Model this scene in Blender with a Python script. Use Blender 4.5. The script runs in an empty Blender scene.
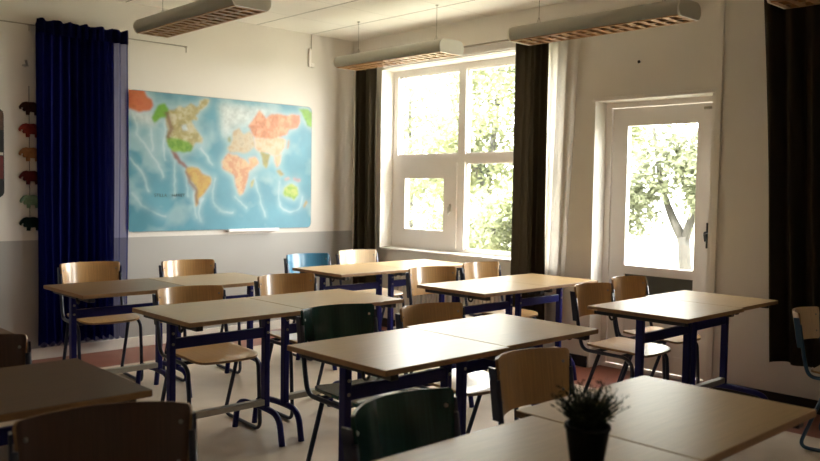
import bpy, bmesh, math, random
import numpy as np
from mathutils import Vector, Matrix
random.seed(7)
S = bpy.context.scene
COL = S.collection
R = math.radians

# ---------------------------------------------------------------- materials
def lin(c):
    return tuple(((v/255)/12.92 if v/255 <= .04045 else ((v/255+.055)/1.055)**2.4) for v in c)

def mat(name, rgb, rough=.5, metal=0., spec=.5, noise=0., nscale=20., bump=0., stretch=None, rand=0., coat=0.):
    """principled material; rgb linear; optional procedural colour noise / bump"""
    m = bpy.data.materials.new(name); m.use_nodes = True
    nt = m.node_tree; b = nt.nodes['Principled BSDF']
    b.inputs['Base Color'].default_value = (*rgb, 1)
    b.inputs['Roughness'].default_value = rough
    b.inputs['Metallic'].default_value = metal
    b.inputs['Specular IOR Level'].default_value = spec
    b.inputs['Coat Weight'].default_value = coat; b.inputs['Coat Roughness'].default_value = .12
    tc = nt.nodes.new('ShaderNodeTexCoord'); mp = nt.nodes.new('ShaderNodeMapping')
    nt.links.new(tc.outputs['Object'], mp.inputs['Vector'])
    if stretch: mp.inputs['Scale'].default_value = stretch
    n = nt.nodes.new('ShaderNodeTexNoise'); n.inputs['Scale'].default_value = nscale; n.inputs['Detail'].default_value = 5
    nt.links.new(mp.outputs['Vector'], n.inputs['Vector'])
    if noise:
        mx = nt.nodes.new('ShaderNodeMixRGB'); mx.blend_type = 'MULTIPLY'; mx.inputs['Fac'].default_value = 1
        cr = nt.nodes.new('ShaderNodeMapRange')
        cr.inputs['From Min'].default_value = .3; cr.inputs['From Max'].default_value = .7
        cr.inputs['To Min'].default_value = 1-noise; cr.inputs['To Max'].default_value = 1+noise*.5
        nt.links.new(n.outputs['Fac'], cr.inputs['Value'])
        mx.inputs['Color1'].default_value = (*rgb, 1)
        last = cr.outputs['Result']
        if rand:
            oi = nt.nodes.new('ShaderNodeObjectInfo'); r2 = nt.nodes.new('ShaderNodeMapRange')
            r2.inputs['To Min'].default_value = 1-rand; r2.inputs['To Max'].default_value = 1+rand
            nt.links.new(oi.outputs['Random'], r2.inputs['Value'])
            ml = nt.nodes.new('ShaderNodeMath'); ml.operation = 'MULTIPLY'
            nt.links.new(last, ml.inputs[0]); nt.links.new(r2.outputs['Result'], ml.inputs[1]); last = ml.outputs[0]
        nt.links.new(last, mx.inputs['Color2'])
        nt.links.new(mx.outputs['Color'], b.inputs['Base Color'])
    if bump:
        bp = nt.nodes.new('ShaderNodeBump'); bp.inputs['Strength'].default_value = bump; bp.inputs['Distance'].default_value = .01
        nt.links.new(n.outputs['Fac'], bp.inputs['Height']); nt.links.new(bp.outputs['Normal'], b.inputs['Normal'])
    return m

M = {}
M['wall'] = mat('wall_paint', (.87, .835, .775), .75, noise=.03, nscale=3, spec=.3)
M['ceil_wall'] = mat('rear_wall_paint', (.66, .62, .57), .9, noise=.04, nscale=3)
M['frame'] = mat('white_gloss_paint', (.86, .815, .775), .35, noise=.02, nscale=8)
M['wood'] = mat('birch_veneer', (.60, .36, .15), .28, noise=.16, nscale=6, stretch=(30, 1, 1.2), rand=.10, coat=.6)
M['wood_pale'] = mat('pale_birch_veneer', (.72, .55, .36), .30, noise=.12, nscale=6, stretch=(30, 1, 1.2), rand=.05, coat=.5)
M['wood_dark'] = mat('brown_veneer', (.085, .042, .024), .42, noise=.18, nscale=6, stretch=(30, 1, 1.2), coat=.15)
M['edge'] = mat('veneer_edge', (.34, .19, .085), .5, noise=.15, nscale=30)
M['top'] = mat('desk_laminate', (.52, .355, .175), .33, noise=.10, nscale=5, stretch=(1.5, 22, 1), rand=.04, spec=.4)
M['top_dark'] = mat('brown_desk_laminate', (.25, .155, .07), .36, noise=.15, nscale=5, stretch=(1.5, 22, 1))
M['top_shade'] = mat('shaded_brown_desk_laminate', (.115, .068, .034), .42, noise=.15, nscale=5, stretch=(1.5, 22, 1), spec=.3)  # brown laminate darkened to carry the shade on the leftmost desks
M['navy'] = mat('navy_enamel', (.006, .007, .11), .4, noise=.1, nscale=40, spec=.3)
M['black'] = mat('black_enamel', (.010, .011, .018), .38, noise=.1, nscale=40)
M['chairtube'] = mat('dark_blue_tube', (.010, .016, .045), .28, noise=.1, nscale=40, coat=.2)
M['bluetube'] = mat('mid_blue_tube', (.02, .075, .15), .3, noise=.1, nscale=40, coat=.2)
M['grey_metal'] = mat('grey_steel', (.42, .40, .35), .38, metal=.5, noise=.08, nscale=30)
M['green_chair'] = mat('dark_green_veneer', (.011, .058, .048), .22, noise=.2, nscale=6, stretch=(30, 1, 1.2), coat=.4)
M['blue_chair'] = mat('blue_stained_veneer', (.05, .20, .33), .28, noise=.2, nscale=6, stretch=(30, 1, 1.2), coat=.3)
M['rivet'] = mat('steel_rivet', (.35, .33, .3), .3, metal=1., noise=.05)
M['hook'] = mat('black_plastic', (.012, .012, .014), .5, noise=.1)

M['lamp_white'] = mat('lamp_enamel', (.82, .79, .70), .4, noise=.03, nscale=10)
M['louvre'] = mat('brown_reflection_louvre', (.42, .22, .09), .4, metal=.3, noise=.1, nscale=12)  # brown reflection of floor and desks put into the base colour
M['tube'] = mat('fluorescent_tube', (.75, .7, .6), .3, noise=.02)
M['pot'] = mat('black_pot', (.005, .005, .005), .8, noise=.15, nscale=30, spec=.2)
M['leaf_dark'] = mat('dark_foliage', (.018, .028, .010), .6, noise=.3, nscale=30, spec=.3)
M['bark'] = mat('bark', (.036, .033, .027), .9, noise=.3, nscale=14, stretch=(3, 3, .6), bump=.4)
M['radiator'] = mat('radiator_enamel', (.70, .65, .57), .4, noise=.02)
M['wire'] = mat('wire_steel', (.35, .32, .26), .4, metal=.6, noise=.05)
M['basewhite'] = mat('white_skirting', (.72, .68, .60), .45, noise=.05, nscale=12)
M['baseblack'] = mat('black_skirting', (.010, .008, .007), .6, noise=.2, nscale=12)
M['panelgrey'] = mat('grey_door_panel', (.10, .105, .085), .35, noise=.12, nscale=8)
M['lawn'] = mat('lawn', (.36, .355, .28), .9, noise=.35, nscale=3, spec=.2)
for nm, c in {'el_red': (.22, .03, .022), 'el_dkred': (.09, .012, .012), 'el_orange': (.36, .17, .07), 'el_mint': (.19, .30, .19), 'el_green': (.008, .02, .014), 'el_brown': (.05, .018, .012)}.items():
    M[nm] = mat(nm.replace('el_', 'felt_'), c, .95, noise=.25, nscale=60, spec=.1)
M['poster_black'] = mat('poster_black', (.01, .01, .01), .5, noise=.1)
M['poster_red'] = mat('poster_red', (.13, .014, .012), .5, noise=.25, nscale=30)
M['poster_brown'] = mat('poster_brown', (.10, .045, .025), .5, noise=.5, nscale=60)
M['poster_white'] = mat('poster_white', (.55, .5, .42), .5, noise=.1)
M['map_edge'] = mat('map_edge', (.22, .25, .24), .4, noise=.05)
M['ink'] = mat('dark_print', (.02, .06, .06), .6, noise=.1)
M['curt_white'] = None

def leaf_mat(name, c):
    m = bpy.data.materials.new(name); m.use_nodes = True; nt = m.node_tree
    b = nt.nodes['Principled BSDF']; b.inputs['Roughness'].default_value = .5
    g = nt.nodes.new('ShaderNodeTexNoise'); g.inputs['Scale'].default_value = 1.2
    tc = nt.nodes.new('ShaderNodeTexCoord'); nt.links.new(tc.outputs['Object'], g.inputs['Vector'])
    mr = nt.nodes.new('ShaderNodeMapRange'); mr.inputs['From Min'].default_value = .35; mr.inputs['From Max'].default_value = .65
    mr.inputs['To Min'].default_value = .65; mr.inputs['To Max'].default_value = 1.3
    mx = nt.nodes.new('ShaderNodeMixRGB'); mx.blend_type = 'MULTIPLY'; mx.inputs['Fac'].default_value = 1; mx.inputs['Color1'].default_value = (*c, 1)
    nt.links.new(g.outputs['Fac'], mr.inputs['Value']); nt.links.new(mr.outputs['Result'], mx.inputs['Color2'])
    nt.links.new(mx.outputs['Color'], b.inputs['Base Color'])
    t = nt.nodes.new('ShaderNodeBsdfTranslucent'); nt.links.new(mx.outputs['Color'], t.inputs['Color'])
    ms = nt.nodes.new('ShaderNodeMixShader'); ms.inputs['Fac'].default_value = .45
    nt.links.new(b.outputs[0], ms.inputs[1]); nt.links.new(t.outputs[0], ms.inputs[2])
    nt.links.new(ms.outputs[0], nt.nodes['Material Output'].inputs['Surface'])
    return m
M['leafA'] = leaf_mat('leaf_light_green', (.17, .185, .095))
M['leafB'] = leaf_mat('leaf_grey_green', (.165, .18, .11))

def cloth_mat(name, c, transl, transp):
    m = bpy.data.materials.new(name); m.use_nodes = True; nt = m.node_tree
    b = nt.nodes['Principled BSDF']; b.inputs['Base Color'].default_value = (*c, 1); b.inputs['Roughness'].default_value = .85
    b.inputs['Specular IOR Level'].default_value = .15
    n = nt.nodes.new('ShaderNodeTexNoise'); n.inputs['Scale'].default_value = 40
    mx = nt.nodes.new('ShaderNodeMixRGB'); mx.blend_type = 'MULTIPLY'; mx.inputs['Fac'].default_value = .2; mx.inputs['Color1'].default_value = (*c, 1)
    nt.links.new(n.outputs['Fac'], mx.inputs['Color2']); nt.links.new(mx.outputs['Color'], b.inputs['Base Color'])
    t = nt.nodes.new('ShaderNodeBsdfTranslucent'); nt.links.new(mx.outputs['Color'], t.inputs['Color'])
    a = nt.nodes.new('ShaderNodeMixShader'); a.inputs['Fac'].default_value = transl
    nt.links.new(b.outputs[0], a.inputs[1]); nt.links.new(t.outputs[0], a.inputs[2])
    out = a.outputs[0]
    if transp:
        tr = nt.nodes.new('ShaderNodeBsdfTransparent'); tr.inputs['Color'].default_value = (*[min(1, v*2+.45) for v in c], 1)
        a2 = nt.nodes.new('ShaderNodeMixShader')      # threads close up where the weave is seen at a slant
        lw = nt.nodes.new('ShaderNodeLayerWeight'); lw.inputs['Blend'].default_value = .5
        mm = nt.nodes.new('ShaderNodeMapRange'); mm.inputs['From Min'].default_value = .15; mm.inputs['From Max'].default_value = .75
        mm.inputs['To Min'].default_value = transp; mm.inputs['To Max'].default_value = transp*.12
        nt.links.new(lw.outputs['Facing'], mm.inputs['Value']); nt.links.new(mm.outputs['Result'], a2.inputs['Fac'])
        nt.links.new(out, a2.inputs[1]); nt.links.new(tr.outputs[0], a2.inputs[2]); out = a2.outputs[0]
    nt.links.new(out, nt.nodes['Material Output'].inputs['Surface'])
    return m
M['curt_white'] = cloth_mat('white_sheer', (.90, .86, .80), .5, 0)
M['curt_dark'] = cloth_mat('dark_olive_cloth', (.085, .066, .042), .05, 0)
M['curt_blue'] = cloth_mat('blue_voile', (.003, .006, .11), .30, .62)
M['curt_lining'] = cloth_mat('blue_lining_cloth', (.003, .006, .10), .30, .10)

def glass_mat():
    m = bpy.data.materials.new('window_glass'); m.use_nodes = True; nt = m.node_tree
    for n in list(nt.nodes):
        if n.type != 'OUTPUT_MATERIAL': nt.nodes.remove(n)
    tr = nt.nodes.new('ShaderNodeBsdfTransparent'); tr.inputs['Color'].default_value = (.97, .98, .97, 1)
    gl = nt.nodes.new('ShaderNodeBsdfGlossy'); gl.inputs['Roughness'].default_value = .02
    lw = nt.nodes.new('ShaderNodeLayerWeight'); lw.inputs['Blend'].default_value = .5      # symmetric: same from both faces
    pw = nt.nodes.new('ShaderNodeMath'); pw.operation = 'POWER'; nt.links.new(lw.outputs['Facing'], pw.inputs[0]); pw.inputs[1].default_value = 5
    fr = nt.nodes.new('ShaderNodeMath'); fr.operation = 'MULTIPLY_ADD'; nt.links.new(pw.outputs[0], fr.inputs[0]); fr.inputs[1].default_value = .9; fr.inputs[2].default_value = .03
    ms = nt.nodes.new('ShaderNodeMixShader')
    nt.links.new(fr.outputs[0], ms.inputs[0]); nt.links.new(tr.outputs[0], ms.inputs[1]); nt.links.new(gl.outputs[0], ms.inputs[2])
    nt.links.new(ms.outputs[0], nt.nodes['Material Output'].inputs['Surface'])
    return m
M['glass'] = glass_mat()

def node_math(nt, op, a, b):
    n = nt.nodes.new('ShaderNodeMath'); n.operation = op
    for i, v in enumerate((a, b)):
        if isinstance(v, (int, float)): n.inputs[i].default_value = v
        else: nt.links.new(v, n.inputs[i])
    return n.outputs[0]

def banded(name, base, build):
    """material whose base colour is chosen by world position (flat painted regions)"""
    m = mat(name, base, .6); nt = m.node_tree; b = nt.nodes['Principled BSDF']
    g = nt.nodes.new('ShaderNodeNewGeometry'); sp = nt.nodes.new('ShaderNodeSeparateXYZ')
    nt.links.new(g.outputs['Position'], sp.inputs[0])
    build(nt, b, sp.outputs[0], sp.outputs[1], sp.outputs[2], g.outputs['Position'])
    return m

def mix(nt, fac, c1, c2):
    n = nt.nodes.new('ShaderNodeMixRGB')
    if isinstance(fac, (int, float)): n.inputs[0].default_value = fac
    else: nt.links.new(fac, n.inputs[0])
    for i, c in ((1, c1), (2, c2)):
        if isinstance(c, tuple): n.inputs[i].default_value = (*c, 1)
        else: nt.links.new(c, n.inputs[i])
    return n.outputs[0]

def floor_build(nt, b, x, y, z, pos):
    f = node_math(nt, 'MAXIMUM', node_math(nt, 'GREATER_THAN', x, 4.76), node_math(nt, 'GREATER_THAN', y, 5.9))
    n = nt.nodes.new('ShaderNodeTexNoise'); n.inputs['Scale'].default_value = 6; n.inputs['Detail'].default_value = 8
    nt.links.new(pos, n.inputs['Vector'])
    beige = mix(nt, n.outputs['Fac'], (.58, .465, .35), (.76, .64, .50))
    red = mix(nt, n.outputs['Fac'], (.16, .050, .030), (.30, .10, .065))
    nt.links.new(mix(nt, f, beige, red), b.inputs['Base Color'])
    b.inputs['Roughness'].default_value = .38
M['floor'] = banded('linoleum_floor', (.6, .5, .4), floor_build)

def back_build(nt, b, x, y, z, pos):
    f = node_math(nt, 'LESS_THAN', z, .918)
    n = nt.nodes.new('ShaderNodeTexNoise'); n.inputs['Scale'].default_value = 3
    nt.links.new(pos, n.inputs['Vector'])
    up = mix(nt, n.outputs['Fac'], (.70, .655, .595), (.73, .685, .62))
    lo = mix(nt, n.outputs['Fac'], (.36, .345, .315), (.39, .37, .34))
    nt.links.new(mix(nt, f, up, lo), b.inputs['Base Color']); b.inputs['Roughness'].default_value = .6
M['wall_back'] = banded('two_tone_wall_paint', (.7, .6, .5), back_build)

def ceil_build(nt, b, x, y, z, pos):
    def line(v, off, step, w):
        md = node_math(nt, 'MODULO', node_math(nt, 'ADD', v, 60-off), step)
        return node_math(nt, 'LESS_THAN', md, w)
    l1 = line(x, 4.615, .62, .010); l2 = line(y, 5.78, .62, .006)
    base = mix(nt, l2, (.86, .82, .75), (.60, .56, .50))
    nt.links.new(mix(nt, l1, base, (.13, .11, .08)), b.inputs['Base Color']); b.inputs['Roughness'].default_value = .85
M['ceiling'] = banded('ceiling_tiles', (.8, .75, .68), ceil_build)

# ---------------------------------------------------------------- mesh helpers
def box(bm, x0, x1, y0, y1, z0, z1, mi=0, bevel=0.):
    vs = [bm.verts.new(p) for p in ((x0,y0,z0),(x1,y0,z0),(x1,y1,z0),(x0,y1,z0),(x0,y0,z1),(x1,y0,z1),(x1,y1,z1),(x0,y1,z1))]
    fs = [bm.faces.new([vs[i] for i in q]) for q in ((3,2,1,0),(4,5,6,7),(0,1,5,4),(1,2,6,5),(2,3,7,6),(3,0,4,7))]
    for f in fs: f.material_index = mi
    if bevel:
        es = list({e for f in fs for e in f.edges})
        r = bmesh.ops.bevel(bm, geom=es, offset=bevel, segments=2, profile=.5, affect='EDGES')
        for f in r['faces']: f.material_index = mi
    return fs

def fillet(pts, rad, n=6):
    out = [Vector(pts[0])]
    for i in range(1, len(pts)-1):
        p, a, b = Vector(pts[i]), Vector(pts[i-1]), Vector(pts[i+1])
        da, db = (a-p), (b-p); r = min(rad, da.length*.49, db.length*.49)
        p0, p1 = p+da.normalized()*r, p+db.normalized()*r
        for k in range(n+1):
            t = k/n; out.append((1-t)**2*p0+2*t*(1-t)*p+t*t*p1)
    out.append(Vector(pts[-1]))
    return out

def tube(bm, pts, r, seg=10, rad=0., closed=False, mi=0, flat=None):
    P = fillet(pts, rad) if rad else [Vector(p) for p in pts]
    rr = r if callable(r) else (lambda t: r)
    n = len(P); rings = []
    up = None
    for i, p in enumerate(P):
        if closed: d = P[(i+1) % n]-P[i-1]
        else: d = (P[min(i+1, n-1)]-P[max(i-1, 0)])
        d.normalize()
        if up is None:
            up = d.orthogonal().normalized()
        up = (up-d*up.dot(d))
        if up.length < 1e-5: up = d.orthogonal()
        up.normalize(); s = d.cross(up)
        q = rr(i/max(1, n-1))
        rings.append([bm.verts.new(p+(up*math.cos(2*math.pi*k/seg)+s*math.sin(2*math.pi*k/seg))*q) for k in range(seg)])
    m = n if closed else n-1
    for i in range(m):
        a, b = rings[i], rings[(i+1) % n]
        for k in range(seg):
            f = bm.faces.new((a[k], a[(k+1) % seg], b[(k+1) % seg], b[k])); f.smooth = True; f.material_index = mi
    if not closed:
        bm.faces.new(rings[0][::-1]).material_index = mi; bm.faces.new(rings[-1]).material_index = mi

def lathe(bm, prof, seg=24, c=(0,0,0), mi=0):
    rings = []
    for (r, z) in prof:
        rings.append([bm.verts.new((c[0]+r*math.cos(2*math.pi*k/seg), c[1]+r*math.sin(2*math.pi*k/seg), c[2]+z)) for k in range(seg)])
    for a, b in zip(rings, rings[1:]):
        for k in range(seg):
            f = bm.faces.new((a[k], a[(k+1) % seg], b[(k+1) % seg], b[k])); f.smooth = True; f.material_index = mi
    bm.faces.new(rings[0][::-1]); bm.faces.new(rings[-1])

def obj(name, bm, mats, parent=None, loc=None):
    me = bpy.data.meshes.new(name)
    bmesh.ops.recalc_face_normals(bm, faces=bm.faces)
    bm.to_mesh(me); bm.free()
    for m in (mats if isinstance(mats, (list, tuple)) else [mats]): me.materials.append(M[m] if isinstance(m, str) else m)
    o = bpy.data.objects.new(name, me); COL.objects.link(o)
    if parent: o.parent = parent
    if loc: o.location = loc
    return o
def nb(): return bmesh.new()
def tag(o, label, cat, group=None):
    o['label'] = label; o['category'] = cat
    if group: o['group'] = group
    return o
def thing(name, label, cat, loc=(0,0,0), rz=0, group=None):
    o = bpy.data.objects.new(name, None); COL.objects.link(o)
    o.location = loc; o.rotation_euler = (0, 0, R(rz)); o.empty_display_size = .1
    return tag(o, label, cat, group)
def struct(name, bm, mats, parent=None):
    o = obj(name, bm, mats, parent)
    if parent is None: o['kind'] = 'structure'
    return o
def dup(root, loc, rz, label):
    r = root.copy(); COL.objects.link(r); r.location = loc; r.rotation_euler = (0, 0, R(rz)); r['label'] = label
    for ch in list(root.children):
        c = ch.copy(); COL.objects.link(c); c.parent = r
        for g in list(ch.children):
            d = g.copy(); COL.objects.link(d); d.parent = c
    return r

# ---------------------------------------------------------------- room shell
X0, Y0, H = 5.29, 6.48, 2.83
XL, YF = -1.9, -2.2
WT = .24
FX = 5.45            # inner face of window / door frames
bm = nb(); box(bm, XL-.2, X0+WT, YF-.2, Y0+.2, -.12, 0); struct('floor', bm, 'floor')
bm = nb(); box(bm, XL-.2, X0+WT, YF-.2, Y0+.2, H, H+.12); struct('ceiling', bm, 'ceiling')
bm = nb(); box(bm, XL-.2, X0+WT, Y0, Y0+.2, 0, H); struct('wall_back', bm, 'wall_back')
bm = nb(); box(bm, XL-.2, XL, YF, Y0, 0, H); struct('wall_left', bm, 'ceil_wall')
bm = nb(); box(bm, XL-.2, X0+WT, YF-.2, YF, 0, H); struct('wall_front', bm, 'ceil_wall')
# window wall with openings (y0, y1, z0, z1)
W1 = (3.93, 6.05, .755, 2.50); DR = (2.655, 3.585, 0., 2.035); W2 = (.10, .50, .755, 2.50)
bm = nb()
ops = sorted([W1, DR, W2]); y = YF
for (a, b, z0, z1) in ops:
    box(bm, X0, X0+WT, y, a, 0, H)
    if z0 > 0: box(bm, X0, X0+WT, a, b, 0, z0)
    box(bm, X0, X0+WT, a, b, z1, H); y = b
box(bm, X0, X0+WT, y, Y0, 0, H)
struct('wall_right', bm, 'wall')
bm = nb(); box(bm, XL, X0, Y0-.016, Y0, 0, .085, 0, .003); struct('baseboard_back', bm, 'basewhite')
bm = nb()
for a, b in ((YF, 2.60), (3.60, Y0-.016)): box(bm, X0-.016, X0, a, b, 0, .085, 0, .003)
struct('baseboard_right', bm, 'baseblack')
# vertical conduit strip beside the door, up to the ceiling
bm = nb(); box(bm, X0-.018, X0, 2.585, 2.625, .085, H-.001, 0, .004); struct('trim_1', bm, 'wall')
# door architrave bead along the top of the opening
bm = nb(); box(bm, X0-.012, X0, 2.63, 3.60, 2.035, 2.062, 0, .004); struct('trim_2', bm, 'frame')
# window sills
def sill(n, w):
    bm = nb(); box(bm, X0-.014, FX+.05, w[0]-.02 if False else w[0]+.001, w[1]-.001, w[2]-.001, w[2]+.022, 0, .004)
    return struct(n, bm, 'frame')
sill('trim_3', W1); sill('trim_4', W2)

def window(n, w, mir=False):
    y0, y1, z0, z1 = w; z0 += .022
    bm = nb(); F0, F1 = FX, FX+.07
    box(bm, F0, F1, y1-.07, y1, z0, z1); box(bm, F0, F1, y0, y0+.07, z0, z1)
    box(bm, F0, F1, y0+.07, y1-.07, z1-.055, z1); box(bm, F0, F1, y0+.07, y1-.07, z0, z0+.03)
    ym = 5.12 if not mir else y0+(y1-y0)*.42
    box(bm, F0, F1, ym-.045, ym+.045, z0+.03, z1-.055)
    box(bm, F0, F1, y0+.07, ym-.045, 1.60, 1.68); box(bm, F0, F1, ym+.045, y1-.07, 1.60, 1.68)
    # glazing beads
    for (a, b, c, d) in ((ym+.045, y1-.07, 1.68, z1-.055), (y0+.07, ym-.045, 1.68, z1-.055), (y0+.07, ym-.045, z0+.03, 1.60)):
        for q in ((a, a+.012, c, d), (b-.012, b, c, d), (a+.012, b-.012, c, c+.012), (a+.012, b-.012, d-.012, d)):
            box(bm, F0+.02, F0+.05, *q)
    root = struct(n, bm, 'frame')
    # opening casement, lower far pane
    a, b, c, d = ym+.045, y1-.07, z0+.03, 1.60
    bm = nb(); c0, c1 = F0-.012, F0+.045
    gl = (a+.165, b-.125, .965, 1.455) if not mir else (a+.05, b-.05, .965, 1.455)
    box(bm, c0, c1, a, gl[0], c, d); box(bm, c0, c1, gl[1], b, c, d); box(bm, c0, c1, gl[0], gl[1], c, gl[2]); box(bm, c0, c1, gl[0], gl[1], gl[3], d)
    cs = struct('casement', bm, 'frame', root)
    bm = nb(); box(bm, F0-.03, F0-.012, a+.055, a+.075, 1.15, 1.22, 0, .003); tube(bm, [(F0-.03, a+.065, 1.20), (F0-.045, a+.065, 1.19), (F0-.045, a+.065, 1.12)], .007, rad=.01)
    struct('handle', bm, 'wire', cs)
    bm = nb()
    box(bm, F0+.03, F0+.036, gl[0], gl[1], gl[2], gl[3]); struct('pane', bm, 'glass', cs)
    for q in ((a, b, 1.68, z1-.055), (y0+.07, ym-.045, 1.68, z1-.055), (y0+.07, ym-.045, z0+.03, 1.60)):
        bm = nb(); box(bm, F0+.03, F0+.036, *q); struct('pane', bm, 'glass', root)
    return root
window('window_1', W1); window('window_2', W2, True)
# door
bm = nb(); F0 = FX-.01
box(bm, F0, F0+.08, 3.535, 3.585, 0, 2.035); box(bm, F0, F0+.08, 2.655, 2.705, 0, 2.035); box(bm, F0, F0+.08, 2.705, 3.535, 1.995, 2.035); box(bm, F0, F0+.08, 2.705, 3.535, 0, .03)
door = struct('door_1', bm, 'frame')
bm = nb(); L0, L1 = FX+.005, FX+.05
gy0, gy1, gz0, gz1 = 2.84, 3.40, .80, 1.855
ly0, ly1 = 2.709, 3.531
box(bm, L0, L1, ly0, gy0, .035, 1.99); box(bm, L0, L1, gy1, ly1, .035, 1.99)
box(bm, L0, L1, gy0, gy1, gz1, 1.99); box(bm, L0, L1, gy0, gy1, .735, gz0); box(bm, L0, L1, gy0, gy1, .035, .16)
leaf = struct('door_leaf', bm, 'frame', door)
bm = nb(); box(bm, L0+.02, L0+.026, gy0, gy1, gz0, gz1); struct('pane', bm, 'glass', leaf)
bm = nb(); box(bm, L0+.015, L1-.005, gy0, gy1, .53, .735); p = struct('panel', bm, 'panelgrey', leaf); p['label'] = 'dark grey panel'
bm = nb(); box(bm, L0+.006, L1-.005, gy0, gy1, .16, .53); box(bm, L0, L0+.006, gy0+.05, gy1-.05, .20, .48, 0, .002); struct('panel', bm, 'frame', leaf)
bm = nb(); box(bm, L0-.006, L0, 2.725, 2.75, .97, 1.15, 0, .002); tube(bm, [(L0, 2.738, 1.08), (L0-.05, 2.738, 1.08), (L0-.05, 2.728, 1.02)], .010, rad=.012)
h = struct('handle', bm, 'hook', leaf); h['label'] = 'black door handle plate'
bm = nb(); tube(bm, [(L0-.008, 2.72, 1.955), (L0-.008, 2.79, 1.955)], .010); struct('hinge', bm, 'wire', leaf)
# roller blind cassette above the window (white box under the lintel)
bm = nb(); box(bm, X0-.075, X0-.001, 4.15, 5.98, 2.515, 2.60, 0, .012)
bl = obj('roller_blind', bm, 'frame'); tag(bl, 'white roller blind cassette fixed above the window behind the middle lamp', 'roller blind')
bm = nb(); box(bm, X0-.06, X0-.03, 4.2, 5.93, 2.502, 2.515, 0, .003); obj('bottom_bar', bm, 'frame', bl)

# ---------------------------------------------------------------- radiator
rad = thing('radiator', 'white ribbed radiator on the wall under the window sill', 'radiator', (5.21, 5.05, 0))
bm = nb()
for k in range(30):
    yy = -.66+k*.0455
    box(bm, -.028, .010, yy-.017, yy+.017, .14, .58, 0, .008)
obj('fins', bm, 'radiator', rad)
bm = nb(); box(bm, -.020, .020, -.69, .69, .565, .60, 0, .008); box(bm, -.020, .020, -.69, .69, .11, .145, 0, .008); obj('header', bm, 'radiator', rad)
for s in (-.5, .5):
    bm = nb(); box(bm, .015, X0-5.212, s-.02, s+.02, .25, .50); obj('bracket', bm, 'radiator', rad)
bm = nb(); tube(bm, [(0, .65, .12), (0, .65, .0)], .011); obj('pipe', bm, 'radiator', rad)

# ---------------------------------------------------------------- curtains
def curtain(name, m, axis, c, a0, a1, z0, z1, folds, amp, label, parent=None, taper=None, seed=1, thick=.004, flare=0., header=False):
    """axis 'y': hangs along Y at x=c; axis 'x': hangs along X at y=c"""
    rng = random.Random(seed); ph = [rng.uniform(0, 6.28) for _ in range(6)]
    nu, nv = folds*14, 24
    bm = nb(); g = []
    for j in range(nv+1):
        v = j/nv; row = []
        for i in range(nu+1):
            u = i/nu
            w = u*folds*2*math.pi + .9*math.sin(u*7+ph[0]) + .25*math.sin(v*3+ph[1])
            am = amp*(.75+.35*math.sin(u*9+ph[2]))*(1+.25*(1-v)) + .0
            off = am*math.sin(w) + .25*am*math.sin(2*w+ph[3]+v)
            e0, e1 = a0, a1
            if taper: e0, e1 = taper(v, a0, a1)
            al = e0+(e1-e0)*u + .012*math.sin(v*4+u*11+ph[4])*(1-v)
            z = z0+(z1-z0)*v + (.012*math.sin(u*folds*6.28+ph[5]) if j == 0 else 0)
            row.append(bm.verts.new((c+off, al, z) if axis == 'y' else (al, c+off, z)))
        g.append(row)
    fs = []
    for j in range(nv):
        for i in range(nu):
            f = bm.faces.new((g[j][i], g[j][i+1], g[j+1][i+1], g[j+1][i])); f.smooth = True; fs.append(f)
    if thick: bmesh.ops.solidify(bm, geom=fs, thickness=thick)
    o = obj(name, bm, m, parent)
    if label: tag(o, label, 'curtain')
    return o
curtain('dark_curtain', 'curt_dark', 'y', 5.16, 6.03, 6.30, .22, 2.545, 3, .045, 'narrow dark olive curtain hanging between the room corner and the window', taper=lambda v, a, b: (a-.03*(1-v), b+.0*(1-v)), seed=3)
curtain('dark_curtain', 'curt_dark', 'y', 5.135, 3.92, 4.22, .16, 2.545, 5, .034, 'dark olive curtain hanging between the bright window and a white sheer curtain', taper=lambda v, a, b: (a-.02*(1-v), b-.0*(1-v)), seed=5)
curtain('sheer_curtain', 'curt_white', 'y', 5.232, 3.70, 4.06, .20, 2.52, 4, .015, 'white sheer curtain gathered between the dark curtain and the door', taper=lambda v, a, b: (a+.10*(1-v)**.7, b), seed=8)
curtain('dark_curtain', 'curt_dark', 'y', 5.155, 1.30, 2.275, .31, 2.72, 8, .06, 'wide black curtain hanging at the right of the door behind the pale chair', taper=lambda v, a, b: (a, b-.15*(1-v)**.9), seed=11)
# rods on the window wall
rod = thing('curtain_rod', 'thin grey curtain rod running above the window', 'curtain rod', (5.19, 5.0, 2.58))
bm = nb(); tube(bm, [(0, -1.33, 0), (0, 1.38, 0)], .008); obj('rod', bm, 'wire', rod)
for yy in (-1.31, 1.34):
    bm = nb(); tube(bm, [(0, yy, 0), (X0-5.19, yy, 0)], .007); obj('bracket', bm, 'wire', rod)
rod = thing('curtain_rod', 'dark curtain rod carrying the wide black curtain', 'curtain rod', (5.155, 1.8, 2.735))
bm = nb(); tube(bm, [(0, -.55, 0), (0, .5, 0)], .010); obj('rod', bm, 'hook', rod)
for yy in (-.53, .48):
    bm = nb(); tube(bm, [(0, yy, 0), (X0-5.155, yy, 0)], .007); obj('bracket', bm, 'hook', rod)
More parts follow.
